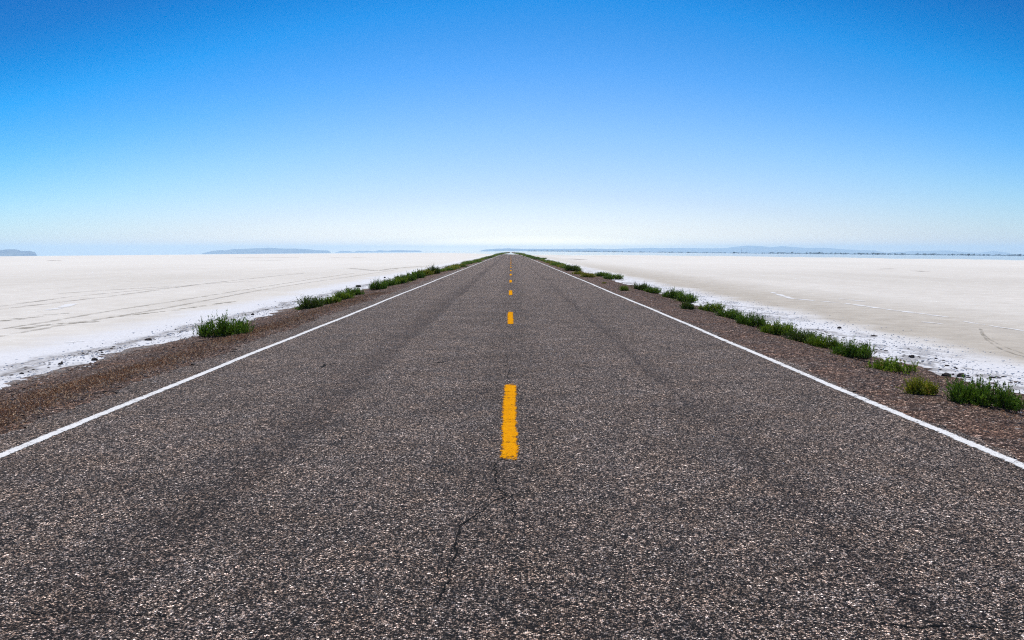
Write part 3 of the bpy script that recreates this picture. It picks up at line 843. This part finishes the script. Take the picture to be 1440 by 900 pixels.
# small dark post
p = at(573, 391); s = math.hypot(*p) / F_PX
import bmesh
bm = bmesh.new()
segs = 10; prof = [(1.3, 0), (1.3, 1.6), (1.5, 4.2), (2.1, 4.6), (2.1, 6.4), (1.2, 6.9), (0.0, 7.0)]
rings = []
for rr_, zz_ in prof:
    rings.append([bm.verts.new((rr_ * 0.5 * s * math.cos(2 * math.pi * i / segs), rr_ * 0.5 * s * math.sin(2 * math.pi * i / segs), zz_ * s)) for i in range(segs)])
for a, b in zip(rings[:-1], rings[1:]):
    for i in range(segs):
        bm.faces.new((a[i], a[(i + 1) % segs], b[(i + 1) % segs], b[i]))
bmesh.ops.remove_doubles(bm, verts=bm.verts, dist=1e-5)
me = bpy.data.meshes.new('post'); bm.to_mesh(me); bm.free()
o = link('marker_post', me, rock_m, label='small dark post poking up behind the left shrub row', category='post')
o.location = (p[0], p[1], float(ground_z(*p)) - 0.02)

# ------------------------------------------------------------------ trees and brush beyond the mirage, right
def ipt(px, D):
    x = (px - 718.5) / F_PX * D
    return x, D
def tree_mesh(seed, w, h, nleaf, name='crown', trunk=True):
    r = np.random.default_rng(seed)
    nb = max(4, int(w / h * 6))
    c = np.stack([r.uniform(-0.42, 0.42, nb) * w, r.uniform(-0.3, 0.3, nb) * w, r.uniform(0.30, 0.72, nb) * h], 1)
    i = r.integers(0, nb, nleaf)
    d = r.standard_normal((nleaf, 3)); d /= np.linalg.norm(d, axis=1)[:, None]
    P = c[i] + d * (r.uniform(0.4, 1.0, nleaf) ** 0.5)[:, None] * np.array([0.20 * w, 0.2 * w, 0.26 * h])
    P[:, 2] = np.abs(P[:, 2])
    dd = d + r.normal(0, 0.5, (nleaf, 3)); dd /= np.linalg.norm(dd, axis=1)[:, None]
    V, F = blades(P, dd, np.full(nleaf, h * 0.14), np.full(nleaf, h * 0.10), r)
    return V, F, np.repeat(np.clip(r.normal(0.35, 0.2, nleaf), 0, 0.9), 6)
def far_tree(px, D, w, h, seed, label, group='trees on the right horizon'):
    x, y = ipt(px, D)
    e = bpy.data.objects.new('tree', None); C.objects.link(e)
    e.location = (x, y, float(terrain(x, y)) - 0.2)
    e['label'] = label; e['category'] = 'tree'; e['group'] = group
    V, F, t = tree_mesh(seed, w, h, 500)
    c = link('crown', make_mesh('crown', V, F, False, {'tone': t}), hazed_sage_m, e); c.color = (0.8, 0.9, 1.0, 1)
    bm = bmesh.new()
    bmesh.ops.create_cone(bm, cap_ends=True, segments=8, radius1=0.05 * h, radius2=0.02 * h, depth=0.6 * h)
    for v in bm.verts: v.co.z += 0.3 * h
    me = bpy.data.meshes.new('trunk'); bm.to_mesh(me); bm.free()
    link('trunk', me, stem_m, e)
D0 = 4500.0
KT = D0 / 1900.0
far_tree(1151, D0, 4.4 * KT, 5.2 * KT, 1, 'tallest lone tree on the right horizon below the far range')
far_tree(1032, D0, 4.5 * KT, 3.2 * KT, 2, 'small rounded tree on the horizon left of the tallest one')
far_tree(1210, D0, 5.0 * KT, 3.2 * KT, 3, 'low tree left of the close pair on the right horizon')
far_tree(1226, D0, 5.5 * KT, 4.4 * KT, 4, 'left tree of the close pair on the right horizon')
far_tree(1234, D0, 6.0 * KT, 4.2 * KT, 5, 'right tree of the close pair on the right horizon')
far_tree(1361, D0, 5.5 * KT, 4.4 * KT, 6, 'lone rounded tree on the horizon near the right edge')
far_tree(1433, D0, 5.5 * KT, 4.6 * KT, 7, 'last tree on the horizon at the far right edge')
# the thin belt of brush
r = np.random.default_rng(77)
VV, FF, TT, off = [], [], [], 0
px = 742.0
while px < 1560:
    dens = 0.9 if px < 1000 else 0.97
    D = D0 + 80 * r.standard_normal() + (1500 if px < 860 else 0)
    if r.random() < dens:
        x, y = ipt(px, D)
        w = r.uniform(4, 10) * (D / 1900.0); h = r.uniform(1.3, 2.9) * (1.25 if px > 1080 else 0.8) * (D / 1900.0)
        V, F, t = tree_mesh(int(px * 10), w, h * 1.25, 260)
        V = V + np.array([x, y, float(terrain(x, y)) - 0.15])
        VV.append(V); FF.append(F + off); TT.append(t); off += len(V)
    px += r.uniform(1.5, 4.0)
px = 600.0
while px < 705:
    if r.random() < 0.7:
        D = 5200; x, y = ipt(px, D)
        V, F, t = tree_mesh(int(px * 10), r.uniform(10, 26), r.uniform(2.0, 4.0), 120)
        V = V + np.array([x, y, float(terrain(x, y)) - 0.15])
        VV.append(V); FF.append(F + off); TT.append(t); off += len(V)
    px += r.uniform(2, 6)
o = link('brush', make_mesh('brush', np.concatenate(VV), np.concatenate(FF), False, {'tone': np.concatenate(TT)}), hazed_sage_m, kind='stuff')
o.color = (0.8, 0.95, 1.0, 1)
# lattice mast, faint on the horizon
x, y = ipt(1042, 2600)
bm = bmesh.new()
for k in range(3):
    a = k * 2 * math.pi / 3
    r0_ = bmesh.ops.create_cone(bm, cap_ends=True, segments=5, radius1=0.10, radius2=0.07, depth=15)
    for v in r0_['verts']: v.co.x += 0.45 * math.cos(a); v.co.y += 0.45 * math.sin(a); v.co.z += 7.5
for j in range(15):
    q = bmesh.ops.create_cone(bm, cap_ends=True, segments=6, radius1=0.5, radius2=0.5, depth=0.12)
    for v in q['verts']: v.co.z += 0.5 + j
me = bpy.data.meshes.new('mast'); bm.to_mesh(me); bm.free()
M = NT('galvanised steel', 0.6, 0.4); M.color((0.35, 0.36, 0.38))
o = link('radio_mast', me, M.m, label='faint thin mast rising from the right horizon', category='mast')
o.location = (x, y, float(terrain(x, y)) - 0.2)

# ------------------------------------------------------------------ haze
bm = bmesh.new(); bmesh.ops.create_cube(bm, size=1.0)
HX, HY0, HY1, HZ0, HZ1 = 34000.0, -4000.0, 43000.0, -420.0, 160.0
for v in bm.verts:
    v.co = (v.co.x * 2 * HX, HY0 + (v.co.y + 0.5) * (HY1 - HY0), HZ0 + (v.co.z + 0.5) * (HZ1 - HZ0))
me = bpy.data.meshes.new('haze'); bm.to_mesh(me); bm.free()
hm = bpy.data.materials.new('haze'); hm.use_nodes = True
t = hm.node_tree; t.nodes.clear()
ho = t.nodes.new('ShaderNodeOutputMaterial'); pv = t.nodes.new('ShaderNodeVolumePrincipled')
pv.inputs['Color'].default_value = (0.66, 0.87, 1.0, 1)
pv.inputs['Density'].default_value = 4.8e-5
pv.inputs['Anisotropy'].default_value = 0.35
t.links.new(pv.outputs[0], ho.inputs['Volume'])
link('haze', me, hm, kind='stuff')
